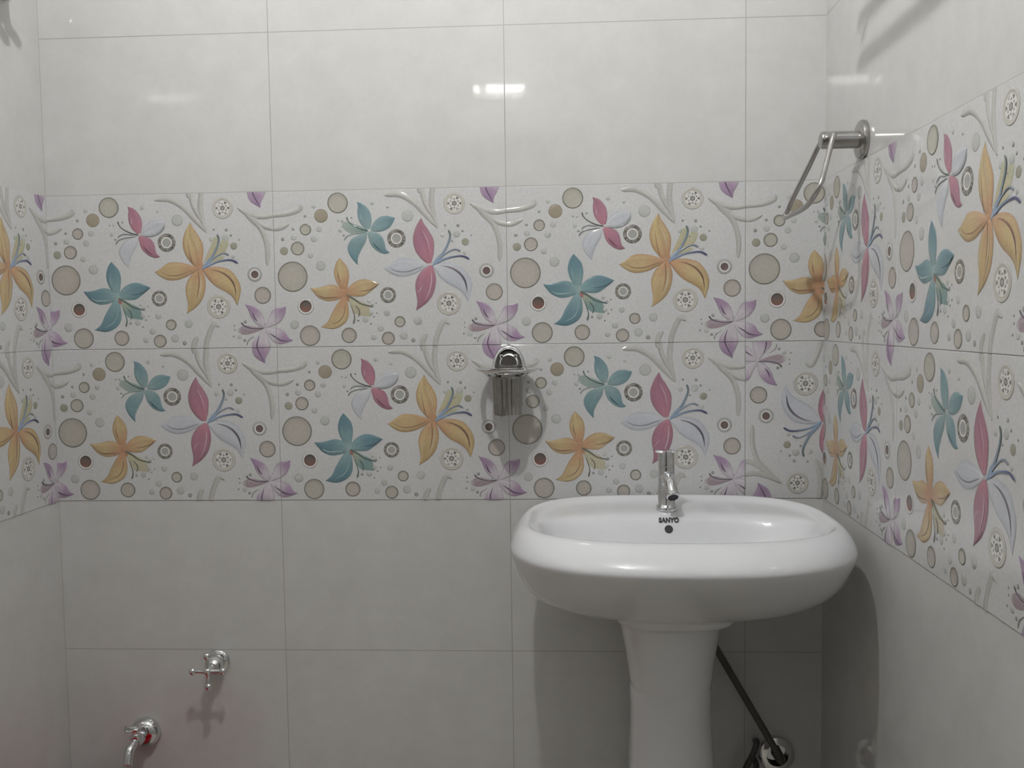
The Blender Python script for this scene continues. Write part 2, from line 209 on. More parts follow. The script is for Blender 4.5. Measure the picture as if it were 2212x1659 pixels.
def petcol(th,k=0,seed=0):
    b,m,t,e=TH_[th]
    def f(s,tt):
        c=mixc(b,m,s*2.2) if s<.5 else mixc(m,t,(s-.5)*2)
        if th in('purple',): c=mixc(b,m,(s-.25)*3) if s<.6 else mixc(m,t,(s-.6)*2.5)
        fib=1+.10*(h1(round(tt*5)+seed)-.5)
        c=tuple(v*fib for v in c)
        if th in('orange','yellow') : c=mixc(c,alb((205,185,115)),.45*max(0,math.sin(tt*3+seed))*s)
        ed=max(0,(abs(tt)-.72)/.28)
        c=mixc(c,e,ed*.9)
        if s>.93 and th!='white': c=mixc(c,alb((120,110,105)),(s-.93)*8)
        return c
    return f
def gen(var):
    P=Pat(); A=var=='A'
    th={'low':'teal' if A else 'yellow','sm1':'pink' if A else 'teals','sm2':'white' if A else 'teals','big1':'orange' if A else 'pink','big2':'orange' if A else 'white','pur':'purple'}
    W4=[(0,0),(-450,0),(0,-300),(-450,-300)]
    con=lambda c:(lambda s,t:c)
    twc=lambda s,t:mixc(alb((164,163,157)),alb((176,175,169)),1-abs(t+.3))
    # twigs
    for n,pts,w in STR:
        if n=='twig':
            for dx,dy in W4: P.stroke(pts,w,1.15,0,twc,dx,dy,rnd=True,nt=8)
    for i,(n,x,y,r) in enumerate(CIR):
        big=24 if r>5 else 12
        if r>20: big=48
        elif r>9: big=36
        if n=='disc':
            tone=mixc(alb((168,165,150)),alb((171,160,152)),h1(i+(5 if A else 0)))
            edge=alb((116,113,100)); er=max(.80,1-2.0/r)
            P.disc(x,y,[(0,.35,tone),(r*.5,.34,tone),(r*er*.97,.3,mixc(tone,edge,.15)),(r*er,.45,edge),(r*(er+1)/2,.75,lambda k:mixc(edge,alb((150,147,135)),h1(k*3.3+i)*.6)),(r*.99,.35,edge),(r,0,edge)],0,big)
        elif n=='brown' or n=='olive':
            c=alb((150,138,116)) if n=='brown' else alb((146,144,124))
            P.disc(x,y,[(0,.7,c),(r*.5,.6,c),(r*.85,.35,c),(r,0,mixc(c,alb((110,105,90)),.6))],0,big)
        elif n=='dome':
            c=alb((171,173,169));e=alb((158,160,157))
            P.disc(x,y,[(0,.8,c),(r*.4,.75,c),(r*.75,.5,c),(r*.92,.25,e),(r,0,e)],0,big)
        elif n=='dot':
            c=alb((140,141,138))
            P.disc(x,y,[(0,.8,alb((158,159,157))),(r*.6,.6,c),(r,0,alb((118,119,117)))],0,big)
        elif n=='gem':
            dk=lambda k:mixc(alb((92,88,82)),alb((165,160,150)),h1(k*7.7+i)**1.5)
            dk2=lambda k:mixc(alb((82,78,74)),alb((150,146,138)),h1(k*5.1+i+2)**1.5)
            wt=alb((205,203,196)); g=alb((152,153,149))
            P.disc(x,y,[(0,.3,g),(r*.46,.3,g),(r*.49,.32,wt),(r*.6,.6,wt),(r*.63,.45,alb((110,106,100))),(r*.72,.55,dk),(r*.84,.6,dk2),(r*.95,.45,dk),(r,0,alb((100,92,86)))],0,40)
        elif n=='eye':
            top=lambda k:mixc(alb((120,108,100)),alb((150,110,98)),.5+.5*math.sin(2*math.pi*k/36)) 
            P.disc(x,y,[(0,.2,alb((112,92,84))),(r*.4,.2,lambda k:mixc(alb((98,92,88)),alb((134,88,76)),.5+.5*math.sin(2*math.pi*k/36))),(r*.70,.22,lambda k:mixc(alb((80,70,64)),alb((128,84,72)),.5+.5*math.sin(2*math.pi*k/36))),(r*.74,.4,alb((196,194,190))),(r*.87,.75,alb((198,196,192))),(r*.95,.5,alb((160,160,158))),(r,0,alb((150,150,150)))],0,36)
        elif n=='eye2':
            P.disc(x,y,[(0,.25,alb((110,92,88))),(r*.48,.25,alb((104,84,80))),(r*.53,.4,alb((202,200,196))),(r*.68,.6,alb((196,194,190))),(r*.74,.4,alb((150,150,147))),(r*.92,.4,alb((160,160,157))),(r,0,alb((148,148,146)))],0,36)
        elif n=='hexd':
            bz=alb((176,172,160));wt=alb((200,199,193));dk=alb((112,108,103));rm=alb((150,147,138))
            P.disc(x,y,[(0,.3,wt),(r*.70,.3,wt),(r*.72,.3,alb((166,163,154))),(r*.8,.35,bz),(r*.86,.6,bz),(r*.93,.8,alb((188,185,176))),(r*.98,.4,rm),(r,0,rm)],0,44)
            ang0=math.pi/6
            hexp=lambda q,a0=0:[(x+q*math.cos(a0+k*math.pi/3),y+q*math.sin(a0+k*math.pi/3)) for k in range(6)]
            P.poly(hexp(r*.25,ang0)[::-1],1,.3,dk);P.poly(hexp(r*.16,ang0)[::-1],2,.3,alb((150,147,140)))
            for k in range(6):
                a=k*math.pi/3+ang0; 
                pt=lambda q,an:(x+r*q*math.cos(an),y+r*q*math.sin(an))
                P.poly([pt(.52,a-.0),pt(.36,a+.30),pt(.36,a-.30)],1,.3,mixc(dk,wt,.3*h1(k+i)))
                a+=math.pi/6
                P.poly([pt(.66,a+.24),pt(.66,a),pt(.66,a-.24),pt(.42,a-.08),pt(.42,a+.08)],1,.3,mixc(dk,wt,.75*h1(k*2.3+i)**2))
    # translucent fans
    for n,L,R in PET:
        if n=='lowfan': P.petal(L,R,.3,3,lambda s,t:mixc(C(190,192,150),(C(120,160,156) if A else C(192,182,140)),s*1.6+.2*h1(round(t*4))),nt=8)
        elif n=='smfan':
            if not A: P.petal(L,R,.3,3,lambda s,t:mixc(C(124,160,152),C(160,176,168),s+.3*h1(round(t*5))-.1),nt=8)
        elif n=='bigfan':
            if A: P.petal(L,R,.25,3,lambda s,t:mixc(C(200,180,128),C(184,184,140),s*1.3+.25*h1(round(t*4)))if s<.8 else mixc(C(184,184,140),BG,(s-.7)*2),nt=8)
        elif n=='purfan':
            for dx,dy in W4: P.petal(L,R,.25,3,lambda s,t:mixc(C(176,162,176),C(168,140,150),h1(round(t*4)+round(s*3)))if s<.75 else mixc(C(168,140,150),BG,(s-.75)*3),nt=8,dx=dx,dy=dy)
    k=0
    for n,L,R in PET:
        if n in th:
            k+=1; H=1.5 if n[:3]=='big' else 1.1
            if th[n]=='white': H=1.1
            for dx,dy in (W4 if n=='pur' else [(0,0)]): P.petal(L,R,H,4,petcol(th[n],seed=k*1.7),dx=dx,dy=dy,ns=16,nt=14)
    if A: P.disc(138,198,[(0,.55,C(150,182,182)),(5,.5,C(142,178,178)),(10,.2,C(128,168,172))],5,20)
    else: P.disc(138,198,[(0,.55,C(200,140,80)),(5,.5,C(200,140,84)),(9,.2,C(200,146,88))],5,20)
    if A: P.disc(300,138,[(0,.6,C(206,150,100)),(6,.5,C(204,146,92)),(10,.2,C(203,142,86))],5,20)
    for dx,dy in W4: P.disc(421.5+dx,255.5+dy,[(0,.4,C(150,135,150)),(1.2,.4,C(185,175,188)),(8,.3,C(182,172,186))],5,20)
    # veins, stamens
    dark=C(70,100,104)
    SC={'lowst':(C(92,120,116) if A else C(118,120,100)),'lowvl':(C(140,180,182) if A else C(160,120,80)),'lowvd':(C(70,112,130) if A else C(160,118,78)),
        'smst':C(92,98,98) if A else C(76,108,110),'smsp':C(128,134,136) if A else C(142,160,158),'bigs1':None,'bigs2':None,'bigs3':None,'purv':C(118,92,124),'purst':C(112,98,110),'pursp':C(150,150,150)}
    for n,pts,w in STR:
        if n=='twig': continue
        if n=='lowhot': P.stroke(pts,w,.1,7,con(C(178,110,104) if A else C(196,130,78)),base=.5,rnd=True);continue
        if n in('smsa','smva','smvb'):
            if A: P.stroke(pts,w,.25,6,con(C(146,152,158) if n!='smvb' else C(120,126,132)),base=.5,rnd=True)
            continue
        if n=='smvl': P.stroke(pts,w,.15,6,con(C(200,160,176) if A else C(140,178,182)),base=1.0,rnd=True);continue
        if n=='smvd': P.stroke(pts,w,.1,6,con(C(128,74,96) if A else C(66,108,122)),base=1.0,rnd=True);continue
        if n=='bigva': P.stroke(pts,w,.1,6,con(C(176,128,80) if A else C(140,144,158)),base=1.4 if A else 1.0,rnd=True);continue
        if n=='bigvb': P.stroke(pts,w,.1,6,lambda s,t:mixc(C(176,120,88),C(128,92,72),s*1.4) if A else mixc(C(150,132,146),C(104,100,112),s*1.4),base=1.05 if not A else 1.35,rnd=True);continue
        if n=='bigvl': P.stroke(pts,w,.1,6,con(C(206,184,140) if A else C(208,166,182)),base=1.45,rnd=True);continue
        if n=='bigvd':
            if A: P.stroke(pts,w,.1,6,con(C(164,122,76)),base=1.4,rnd=True)
            continue
        if n=='bigs1': P.stroke(pts,w,.5,8,lambda s,t:mixc(C(140,168,200),C(104,122,118),s*1.4-.3),base=.5,rnd=True);continue
        if n=='bigs2': P.stroke(pts,w,.4,9,lambda s,t:mixc(C(146,172,200),C(128,140,158),s*1.3),base=.5,rnd=True);continue
        if n=='bigs3': P.stroke(pts,w,.4,10,lambda s,t:mixc(C(140,168,204),C(86,92,140),s*1.8-.3),base=.5,rnd=True);continue
        for dx,dy in (W4 if n[:3]=='pur' else [(0,0)]): P.stroke(pts,w,.25,7,con(SC[n]),dx,dy,base={'smsp':.1,'pursp':.1,'purv':1.0,'lowvl':1.0,'lowvd':.9}.get(n,.55),rnd=True)
    return P
PATS={k:gen(k) for k in 'AB'}
def clipped(var,x0,x1):
    P=PATS[var];bm=bmesh.new();cl=bm.verts.layers.float_color.new('Col')
    vs=[bm.verts.new(v) for v in P.v]
    for v,c in zip(vs,P.c): v[cl]=(*c,1)
    for f in P.f:
        try: bm.faces.new([vs[i] for i in f])
        except ValueError: pass
    for co,no in (((x0+.6,0,0),(1,0,0)),((x1-.6,0,0),(-1,0,0)),((0,.6,0),(0,1,0)),((0,299.4,0),(0,-1,0))):
        bmesh.ops.bisect_plane(bm,geom=bm.verts[:]+bm.edges[:]+bm.faces[:],plane_co=co,plane_no=no,clear_inner=True,clear_outer=False)
    bm.verts.index_update();bm.normal_update()
    out=([tuple(v.co) for v in bm.verts],[[v.index for v in f.verts] for f in bm.faces],[tuple(v[cl])[:3] for v in bm.verts]);bm.free();return out
CL={}
def band(mb,var,s0,row,place,cut=(0,450),rot=False,flip=False):
    # s0: where the tile's local x=0 falls along the wall (m); place(s,z,h)->world
    key=(var,cut)
    if key not in CL: CL[key]=clipped(var,*cut)
    V,F,Cc=CL[key];top=Z0+TH-row*TH;T=.0008
    def pl(x,y,h):
        if rot: x=cut[0]+cut[1]-x;y=300-y
        return place(s0+x/1000,top-y/1000,T+h/1000)
    o=len(mb.v)
    mb.v+=[pl(*v) for v in V];mb.f+=[tuple((i+o for i in (f[::-1] if flip else f))) for f in F];mb.c+=Cc
    # ceramic body of the tile with a small bevel
    g=.6;x0,x1=cut[0]+g,cut[1]-g;o=len(mb.v);q=[]
    for e,h in ((0,-.8),(0,-.25),(.5,0)): q+=[(x0+e,g+e,h),(x1-e,g+e,h),(x1-e,300-g-e,h),(x0+e,300-g-e,h)]
    mb.v+=[pl(*v) for v in q];mb.c+=[BG]*12
    ff=[(8,9,10,11)]+[(i*4+k,i*4+(k+1)%4,(i+1)*4+(k+1)%4,(i+1)*4+k) for i in range(2) for k in range(4)]
    mb.flat=getattr(mb,'flat',[])+list(range(len(mb.f),len(mb.f)+len(ff)))
    mb.f+=[tuple((i+o for i in (f[::-1] if flip else f))) for f in ff]
# ------------------------------------------------------------------ room shell
def slab(name,m,*b):
    mb=MB();mb.box(*b);return struct(mb.build(name,m,smooth=False))
wb=slab('wall_back',m_back,LX-.1,RX+.1,0,.1,-.1,ZC)
wl=slab('wall_left',m_left,LX-.1,LX,YF-.1,0,-.1,ZC)
wr=slab('wall_right',m_right,RX,RX+.1,YF-.1,0,-.1,ZC)
mb=MB()
DX0,DX1,DZ=-.12,.68,2.02
mb.box(LX,DX0,YF-.1,YF,0,ZC);mb.box(DX1,RX,YF-.1,YF,0,ZC);mb.box(DX0,DX1,YF-.1,YF,DZ,ZC)
wf=struct(mb.build('wall_front',m_front,smooth=False))
slab('floor',m_floor,LX,RX,YF-.1,0,-.1,0)
slab('ceiling',m_ceil,LX-.1,RX+.1,YF-.1,.1,ZC,ZC+.1)
mb=MB();mb.box(DX0,DX1,YF-.07,YF-.03,.005,DZ)
dr=struct(mb.build('door_1',m_door,smooth=False))
mb=MB();mb.tube([(DX1-.07,YF-.03,1.0),(DX1-.07,YF+.02,1.0),(DX1-.18,YF+.025,1.0)],.008)
mb.build('door_handle',m_chrome,dr)
def m0(): m=MB();m.c=[];return m
bb=m0(); P_=lambda s,z,h:(s,-h,z)
for i,(u,l) in enumerate((('A','B'),('B','A'),('A','B'))):
    band(bb,u,-.45+i*.45,0,P_);band(bb,l,-.45+i*.45,1,P_)
band(bb,'B',.9,0,P_,cut=(0,147));band(bb,'B',.9-.303,1,P_,cut=(303,450),rot=True)
bb.mi=[0]*len(bb.f);bb.build('floral_tile_band',m_pat,wb,ang=180)
rb=m0(); P_=lambda s,z,h:(RX-h,-s,z); R0=-.0464
for k,(u,l) in enumerate((('B','B'),('A','B'),('B','A'),('A','B'),('B','A'),('A','B'))):
    cut=(48,450) if k==0 else (0,450)
    if k==5: cut=(0,290)
    band(rb,u,R0+k*.45,0,P_,cut=cut);band(rb,l,R0+k*.45,1,P_,cut=cut)
rb.build('floral_tile_band',m_pat,wr,ang=180)
lb=m0(); P_=lambda s,z,h:(LX+h,s,z)
for k,(u,l) in enumerate((('A','A'),('B','A'),('A','B'),('B','B'),('A','A'),('B','B'))):
    cut=(0,441) if k==0 else (0,450)
    if k==5: cut=(200,450)
    band(lb,u,-.4414-k*.45,0,P_,cut=cut);band(lb,l,-.4414-k*.45,1,P_,cut=cut)
lb.build('floral_tile_band',m_pat,wl,ang=180)
# ------------------------------------------------------------------ pedestal wash basin
def sring(cx,yb,yf,a,z,nb=3.2,nf=2.5,ym=-.25,n=96):
    ym=max(min(ym,yb-.0005),yf+.0005) if yb-yf<.3 else ym;out=[]
    for k in range(n):
        t=2*math.pi*k/n;c,s=math.cos(t),math.sin(t);e=nb if s>=0 else nf
        x=cx+a*math.copysign(abs(c)**(2/e),c);y=(ym+(yb-ym)*abs(s)**(2/e)) if s>=0 else (ym-(ym-yf)*abs(s)**(2/e));out.append((x,y,z+Z0))
    return out
basin=thing('pedestal_wash_basin','white glazed ceramic wash basin on a tall pedestal against the floral wall','wash basin',(.742,-.2,0))
CX=.744
rows=[ # z, yb, yf, a, cx, nb, nf, ym
(-.4655,-.11,-.290,.086,.738,2.2,3.4,-.2),(-.4625,-.10,-.302,.096,.738,2.2,3.6,-.2),(-.454,-.09,-.310,.103,.738,2.2,3.8,-.2),(-.4470,-.08,-.3140,.106,.739,2.3,3.6,-.2),(-.4445,-.07,-.317,.120,.741,2.4,2.8,-.21),
(-.4415,-.045,-.324,.160,.743,2.6,2.3,-.22),(-.434,-.02,-.342,.200,CX,3,2.4,-.235),(-.420,-.008,-.368,.230,CX,3.2,2.5,-.24),(-.400,-.003,-.400,.252,CX,3.2,2.5,-.25),(-.372,-.003,-.437,.267,CX,3.2,2.5,-.25),
(-.345,-.003,-.466,.2755,CX,3.2,2.5,-.25),(-.330,-.003,-.479,.279,CX,3.2,2.5,-.25),(-.324,-.003,-.480,.2793,CX,3.2,2.5,-.25),(-.318,-.003,-.477,.278,CX,3.2,2.5,-.25),
(-.308,-.004,-.468,.274,CX,3.2,2.5,-.25),(-.298,-.006,-.452,.268,CX,3.2,2.5,-.25),(-.2905,-.010,-.435,.260,CX,3.2,2.5,-.25),(-.2885,-.016,-.422,.254,CX,3.2,2.5,-.25),(-.290,-.024,-.412,.249,CX,3.2,2.5,-.25),
(-.2955,-.034,-.405,.244,CX,3.2,2.6,-.25),(-.299,-.045,-.401,.241,CX,3.2,2.6,-.25),(-.3005,-.085,-.397,.237,CX,3.2,2.6,-.25),(-.3015,-.125,-.393,.233,CX,3.2,2.6,-.25),(-.305,-.138,-.389,.229,CX,3.1,2.6,-.25),
(-.312,-.145,-.384,.225,CX,3,2.6,-.25),(-.335,-.157,-.370,.214,CX,3,2.5,-.25),(-.362,-.170,-.350,.194,CX,2.8,2.4,-.255),(-.388,-.187,-.322,.158,CX,2.6,2.3,-.26),(-.404,-.21,-.296,.11,CX,2.3,2.2,-.26),(-.410,-.235,-.275,.05,CX,2,2,-.255),(-.412,-.25,-.262,.012,CX,2,2,-.256)]
mb=MB();mb.rings([sring(r[4],r[1],r[2],r[3],r[0],r[5],r[6],r[7]) for r in rows])
bo=mb.build('basin',m_cer,basin,ang=180,sub=1)
bvh=BVHTree.FromPolygons([Vector(v) for v in mb.v],mb.f)
def onb(x,z,y0=-.30):
    h=bvh.ray_cast(Vector((x,y0,z+Z0)),Vector((0,1,0)));return h[0],h[1]
pt,nr=onb(.739,-.326)
nr=-nr if nr.y>0 else nr
mb=MB();mb.lathe([(.0001,.0002),(.0068,.0003),(.0074,-.001)],pt+nr*.0012,nr,28)
mb.build('overflow_hole',m_hole,basin)
# maker's lettering printed on the bowl
cu=bpy.data.curves.new('brand_lettering','FONT');cu.body='SANYO';cu.size=.0103;cu.align_x='CENTER';cu.offset=.00055;cu.shear=.08;cu.space_character=1.05;cu.resolution_u=4
tmp=bpy.data.objects.new('tmp',cu);COL.objects.link(tmp);dg=bpy.context.evaluated_depsgraph_get();me=bpy.data.meshes.new_from_object(tmp.evaluated_get(dg))
bm=bmesh.new();bm.from_mesh(me);bmesh.ops.triangulate(bm,faces=bm.faces);bmesh.ops.subdivide_edges(bm,edges=[e for e in bm.edges if e.calc_length()>.003],cuts=1)
for v in bm.verts:
    x=.7395+v.co.x;z=-.3148+v.co.y*.92;p,nn=onb(x,z)
    if p is None:p,nn=Vector((x,-.14,z+Z0)),Vector((0,-1,0))
    nn=-nn if nn.y>0 else nn;v.co=p+nn*.0009
bm.to_mesh(me);bm.free();bpy.data.objects.remove(tmp)
me.name='brand_lettering';me.materials.clear();me.materials.append(m_black);lt=bpy.data.objects.new('brand_lettering',me);COL.objects.link(lt);lt.parent=basin;lt.matrix_parent_inverse=Matrix.Translation(basin.location).inverted()
lt['label']='small black brand lettering printed above the overflow hole'
def pring(cx,yb,yf,a,z,n=64):
    return sring(cx,yb,yf,a,z,3.0,2.3,-.19,n)
mb=MB();mb.rings([pring(.7365,-.07,-.285,.092,-.452),pring(.7363,-.08,-.278,.0875,-.475),pring(.7362,-.085,-.272,.083,-.5),pring(.7365,-.09,-.266,.0765,-.535),pring(.7368,-.09,-.262,.072,-.57),
 pring(.737,-.09,-.2605,.0703,-.586),pring(.737,-.09,-.2595,.0692,-.5885),pring(.737,-.09,-.2605,.070,-.591),pring(.7372,-.09,-.260,.0695,-.62),pring(.7375,-.09,-.261,.070,-.66),pring(.7383,-.09,-.264,.0725,-.72),pring(.739,-.085,-.27,.0765,-.80),pring(.7395,-.08,-.28,.083,-.90),pring(.74,-.07,-.295,.093,-1.02),pring(.74,-.06,-.31,.105,-1.10),pring(.74,-.06,-.314,.109,-1.148)])
mb.build('pedestal',m_cer,basin,ang=180)
# ------------------------------------------------------------------ pillar tap
FX,FY=.7405,-.103
tap=thing('basin_tap','short chrome pillar tap standing on the back ledge of the white wash basin','tap',(FX,FY,Z0-.3))
zb=Z0-.3015
mb=MB();mb.lathe([(.0185,0),(.0195,.001),(.0195,.007),(.018,.009),(.0165,.0105),(.0158,.012),(.0155,.05),(.0148,.078),(.0148,.0795)],(FX,FY,zb),(0,0,1),40)
mb.build('tap_body',m_chrome,tap)
mb=MB();mb.lathe([(.0142,.0),(.0142,.0012),(.0152,.002),(.0152,.026),(.0145,.029),(.011,.0305)],(FX,FY,zb+.0795),(0,0,1),40)
hb=mb.build('tap_head',m_chrome,tap)
mb=MB();r_=[]
for x,w,t in ((-.0205,.003,.0015),(-.018,.0055,.0025),(-.01,.008,.0035),(0,.009,.004),(.01,.008,.0035),(.018,.0055,.0025),(.0205,.003,.0015)):
    r_.append([(FX+x,FY-.004+w*math.cos(2*math.pi*k/14),zb+.107+t*math.sin(2*math.pi*k/14)+abs(x)*.05) for k in range(14)])
mb.rings(r_);mb.build('tap_lever',m_chrome,tap)
sp=catmull([(FX,FY-.004,zb+.062),(FX+.001,FY-.02,zb+.060),(FX+.003,FY-.036,zb+.053),(FX+.005,FY-.052,zb+.0375)],14)
mb=MB();mb.tube(sp,[.0125-.0018*i/14 for i in range(15)],24)
ddir=(sp[-1]-sp[-2]).normalized()
mb.build('spout',m_chrome,tap)
mb=MB();mb.lathe([(.0108,-.003),(.0118,-.001),(.0118,.0045),(.0105,.006),(.0092,.006)],sp[-1],ddir,28,True,False);mb.build('aerator_ring',m_chrome,tap)
mb=MB();mb.lathe([(.0001,.005),(.0094,.005)],sp[-1],ddir,28,True,False);mb.build('spout_opening',m_hole,tap)
# ------------------------------------------------------------------ towel ring on the right wall
TY,TZ=-.233,Z0+.331
tr=thing('towel_ring','brushed steel towel ring with a round wall plate, its loop hanging askew','towel ring',(RX-.001,TY,TZ))
mb=MB();mb.lathe([(.031,0),(.0315,.004),(.030,.008),(.024,.0105),(.018,.0115)],(RX-.0005,TY,TZ),(-1,0,0),44);mb.build('wall_plate',m_steel,tr)
mb=MB();mb.lathe([(.0150,.009),(.0140,.012),(.0140,.066),(.0128,.0690),(.009,.0705)],(RX-.0005,TY,TZ),(-1,0,0),36);mb.build('post',m_steel,tr)
# loop: closed rounded trapezoid
q=[(.9865,-.276,.3325),(.9855,-.240,.3320),(.9845,-.203,.3310),(.974,-.175,.300),(.958,-.125,.250),(.9535,-.108,.232),(.950,-.104,.2235),(.948,-.112,.2195),(.948,-.16,.2195),(.948,-.215,.2195),(.948,-.26,.222),(.948,-.290,.227),(.950,-.311,.236),(.956,-.318,.250),(.9655,-.306,.275),(.978,-.289,.31),(.9845,-.282,.3285)]
def closedcat(Q,n):
    Q=[Vector((x,y,z+Z0)) for x,y,z in Q];m=len(Q);o=[]
    for i in range(m):
        a,b,c,d=Q[i-1],Q[i],Q[(i+1)%m],Q[(i+2)%m]
        for k in range(n):
            t=k/n;o.append(.5*((2*b)+(c-a)*t+(2*a-5*b+4*c-d)*t*t+(3*b-a-3*c+d)*t**3))
    return o
mb=MB();mb.tube(closedcat(q,5),.0043,14,True);mb.build('loop',m_steel,tr,ang=180)
# ------------------------------------------------------------------ tumbler holder on the back wall
th=thing('tumbler_holder','chrome tumbler holder with domed wall plate and wide dish, fixed to the floral tiles','tumbler holder',(.452,-.002,Z0-.03))
HX=.4518
mb=MB();n=40;rs=[]
for r,d in ((.0325,.0),(.0325,.006),(.030,.0095),(.0275,.0105),(.026,.009),(.015,.0095),(.0005,.010)):
    out=[]
    for k in range(n):
        t=2*math.pi*k/n;x=r*math.cos(t);z=r*math.sin(t)*1.38
        if z<0:z=max(z,-.010*(r/.0325))
        out.append((HX-.0005+x,-.0015-d,Z0-.0452+z))
    rs.append(out)
mb.rings(rs);mb.build('wall_plate',m_chrome,th,ang=60)
for sx in(-.0135,.0125):
    mb=MB();mb.lathe([(.0036,0),(.0036,.0012),(.0026,.0016),(.0016,.0006),(.0001,.0006)],(HX+sx,-.0105,Z0-.0225),(0,-1,0),16);mb.build('screw',m_chrome,th)
TYC=-.062;dz=Z0-.0448
mb=MB();mb.lathe([(.0300,-.012),(.0345,-.0125),(.0375,-.0112),(.0495,-.0045),(.0595,.0005),(.0598,.0015),(.0495,-.0022),(.0375,-.0085),(.0355,-.0095),(.0300,-.0085)],(HX,TYC,dz),(0,0,1),56,False,False)
mb.f=[f for i,f in enumerate(mb.f) if not ((i//56) in (2,6) and (i%56)%14>2)]
dish=mb.build('dish',m_chrome,th,ang=50)
mb=MB();mb.tube([(HX-.012,-.008,dz-.010),(HX-.012,-.034,dz-.010)],.004);mb.tube([(HX+.012,-.008,dz-.010),(HX+.012,-.034,dz-.010)],.004);mb.build('bracket',m_chrome,th)
mb=MB();rs=[]
for r,h in ((.0315,.0015),(.0302,-.004),(.0300,-.012),(.0290,-.014),(.0285,-.02),(.0275,-.04),(.0265,-.06),(.0258,-.0825),(.0245,-.0845)):
    rs.append([(HX+(r*(1+.018*math.cos(26*2*math.pi*k/104)*(1 if h<-.013 else 0)))*math.cos(2*math.pi*k/104),TYC+(r*(1+.018*math.cos(26*2*math.pi*k/104)*(1 if h<-.013 else 0)))*math.sin(2*math.pi*k/104),dz+h) for k in range(104)])
inner=[[(HX+(p[0]-HX)*.93,TYC+(p[1]-TYC)*.93,p[2]+(.002 if i else 0)) for p in r] for i,r in enumerate(rs)][::-1]
mbx=MB();mbx.rings(rs[::-1],True,False);mbx.rings([rs[0],inner[-1]],False,False);mbx.rings(inner[::-1],False,True)
mbx.build('cup',m_steel2,th,ang=30)
# ------------------------------------------------------------------ cross-handle stop valve
VX,VZ=-.1375,Z0-.6235
va=thing('stop_valve','small chrome stop valve with a four-armed cross handle on the plain tiles','valve',(VX,-.002,VZ))
mb=MB();mb.lathe([(.0245,0),(.0245,.003),(.022,.006),(.015,.009)],(VX,-.0005,VZ),(0,-1,0),36);mb.build('wall_plate',m_chrome,va)
mb=MB();mb.lathe([(.0150,.006),(.0165,.010),(.0185,.018),(.0175,.028),(.0125,.034),(.0095,.037),(.0095,.043),(.006,.045),(.0055,.052)],(VX,-.0005,VZ),(0,-1,0),32);mb.build('bonnet',m_chrome,va)
hy=-.057
mb=MB();mb.ball((VX,hy,VZ),.0080,20);hd=mb.build('cross_handle',m_chrome,va,ang=60)
for k in range(4):
    a=k*math.pi/2+.02;dx,dz_=math.cos(a),math.sin(a);mb=MB()
    mb.tube([(VX+dx*.006,hy,VZ+dz_*.006),(VX+dx*.015,hy,VZ+dz_*.015),(VX+dx*.027,hy,VZ+dz_*.027)],[.0050,.0036,.0040],14)
    mb.ball((VX+dx*.0300,hy,VZ+dz_*.0300),.0075,18);mb.build('arm',m_chrome,hd,ang=60)
# ------------------------------------------------------------------ bib tap
BX,BZ=-.2895,Z0-.768
bt=thing('bib_tap','chrome wall bib tap with a drooping spout, low on the left','tap',(BX,-.002,BZ))
mb=MB();mb.lathe([(.030,0),(.0302,.003),(.029,.009),(.025,.016),(.018,.021),(.013,.023)],(BX,-.0005,BZ),(0,-1,0),40);mb.build('wall_plate',m_chrome,bt)
mb=MB();mb.tube(catmull([(BX,-.018,BZ),(BX,-.036,BZ),(BX,-.056,BZ-.001)],8),[.011,.011,.0112,.012,.0125,.0125,.012,.011,.010],24)
mb.tube(catmull([(BX,-.050,BZ-.001),(BX,-.064,BZ-.002),(BX-.001,-.076,BZ-.008),(BX-.001,-.083,BZ-.022),(BX-.001,-.085,BZ-.030)],12),[.0092]*6+[.0088]*4+[.0092,.0098,.0095],22)
mb.build('tap_body',m_chrome,bt,ang=60)
mb=MB();mb.lathe([(.0095,.004),(.0105,.010),(.0095,.015),(.0068,.017),(.0065,.021)],(BX,-.048,BZ),(0,0,1),28);mb.build('bonnet',m_chrome,bt)
mb=MB();mb.lathe([(.0085,0),(.0095,.002),(.0095,.006),(.0075,.008)],(BX,-.048,BZ+.020),(0,0,1),24)
mb.tube([(BX,-.048,BZ+.025),(BX-.008,-.056,BZ+.027),(BX-.014,-.062,BZ+.030)],[.0058,.0052,.0064],12);mb.build('tap_handle',m_chrome,bt,ang=60)
# ------------------------------------------------------------------ waste pipe and hose behind the pedestal
wp=thing('waste_pipe','dark waste pipe slanting from behind the pedestal down to a round wall plate','pipe',(.962,-.002,Z0-.8))
mb=MB();mb.lathe([(.035,0),(.0355,.004),(.033,.010),(.026,.013),(.021,.014)],(.960,-.0005,Z0-.799),(0,-1,0),40,True,False);mb.build('wall_plate',m_chrome,wp)
mb=MB();mb.tube([(.775,-.045,Z0-.458),(.843,-.045,Z0-.586),(.93,-.047,Z0-.738),(.957,-.045,Z0-.786),(.964,-.030,Z0-.80),(.962,-.004,Z0-.80)],[.0066]*4+[.009,.010],18);mb.build('pipe_run',m_rub,wp)
ho=thing('braided_hose','thin dark braided supply hose curling beside the waste pipe, behind the basin pedestal','hose',(.92,-.01,Z0-.79))
mb=MB();pp=catmull([(.920,-.003,Z0-.775),(.918,-.028,Z0-.766),(.910,-.036,Z0-.785),(.897,-.038,Z0-.81),(.885,-.038,Z0-.845),(.868,-.04,Z0-.89),(.845,-.04,Z0-.90),(.82,-.04,Z0-.86),(.80,-.04,Z0-.76),(.775,-.04,Z0-.65)],60);mb.tube(pp,.0058,12);mb.build('hose_line',m_braid,ho,ang=180)
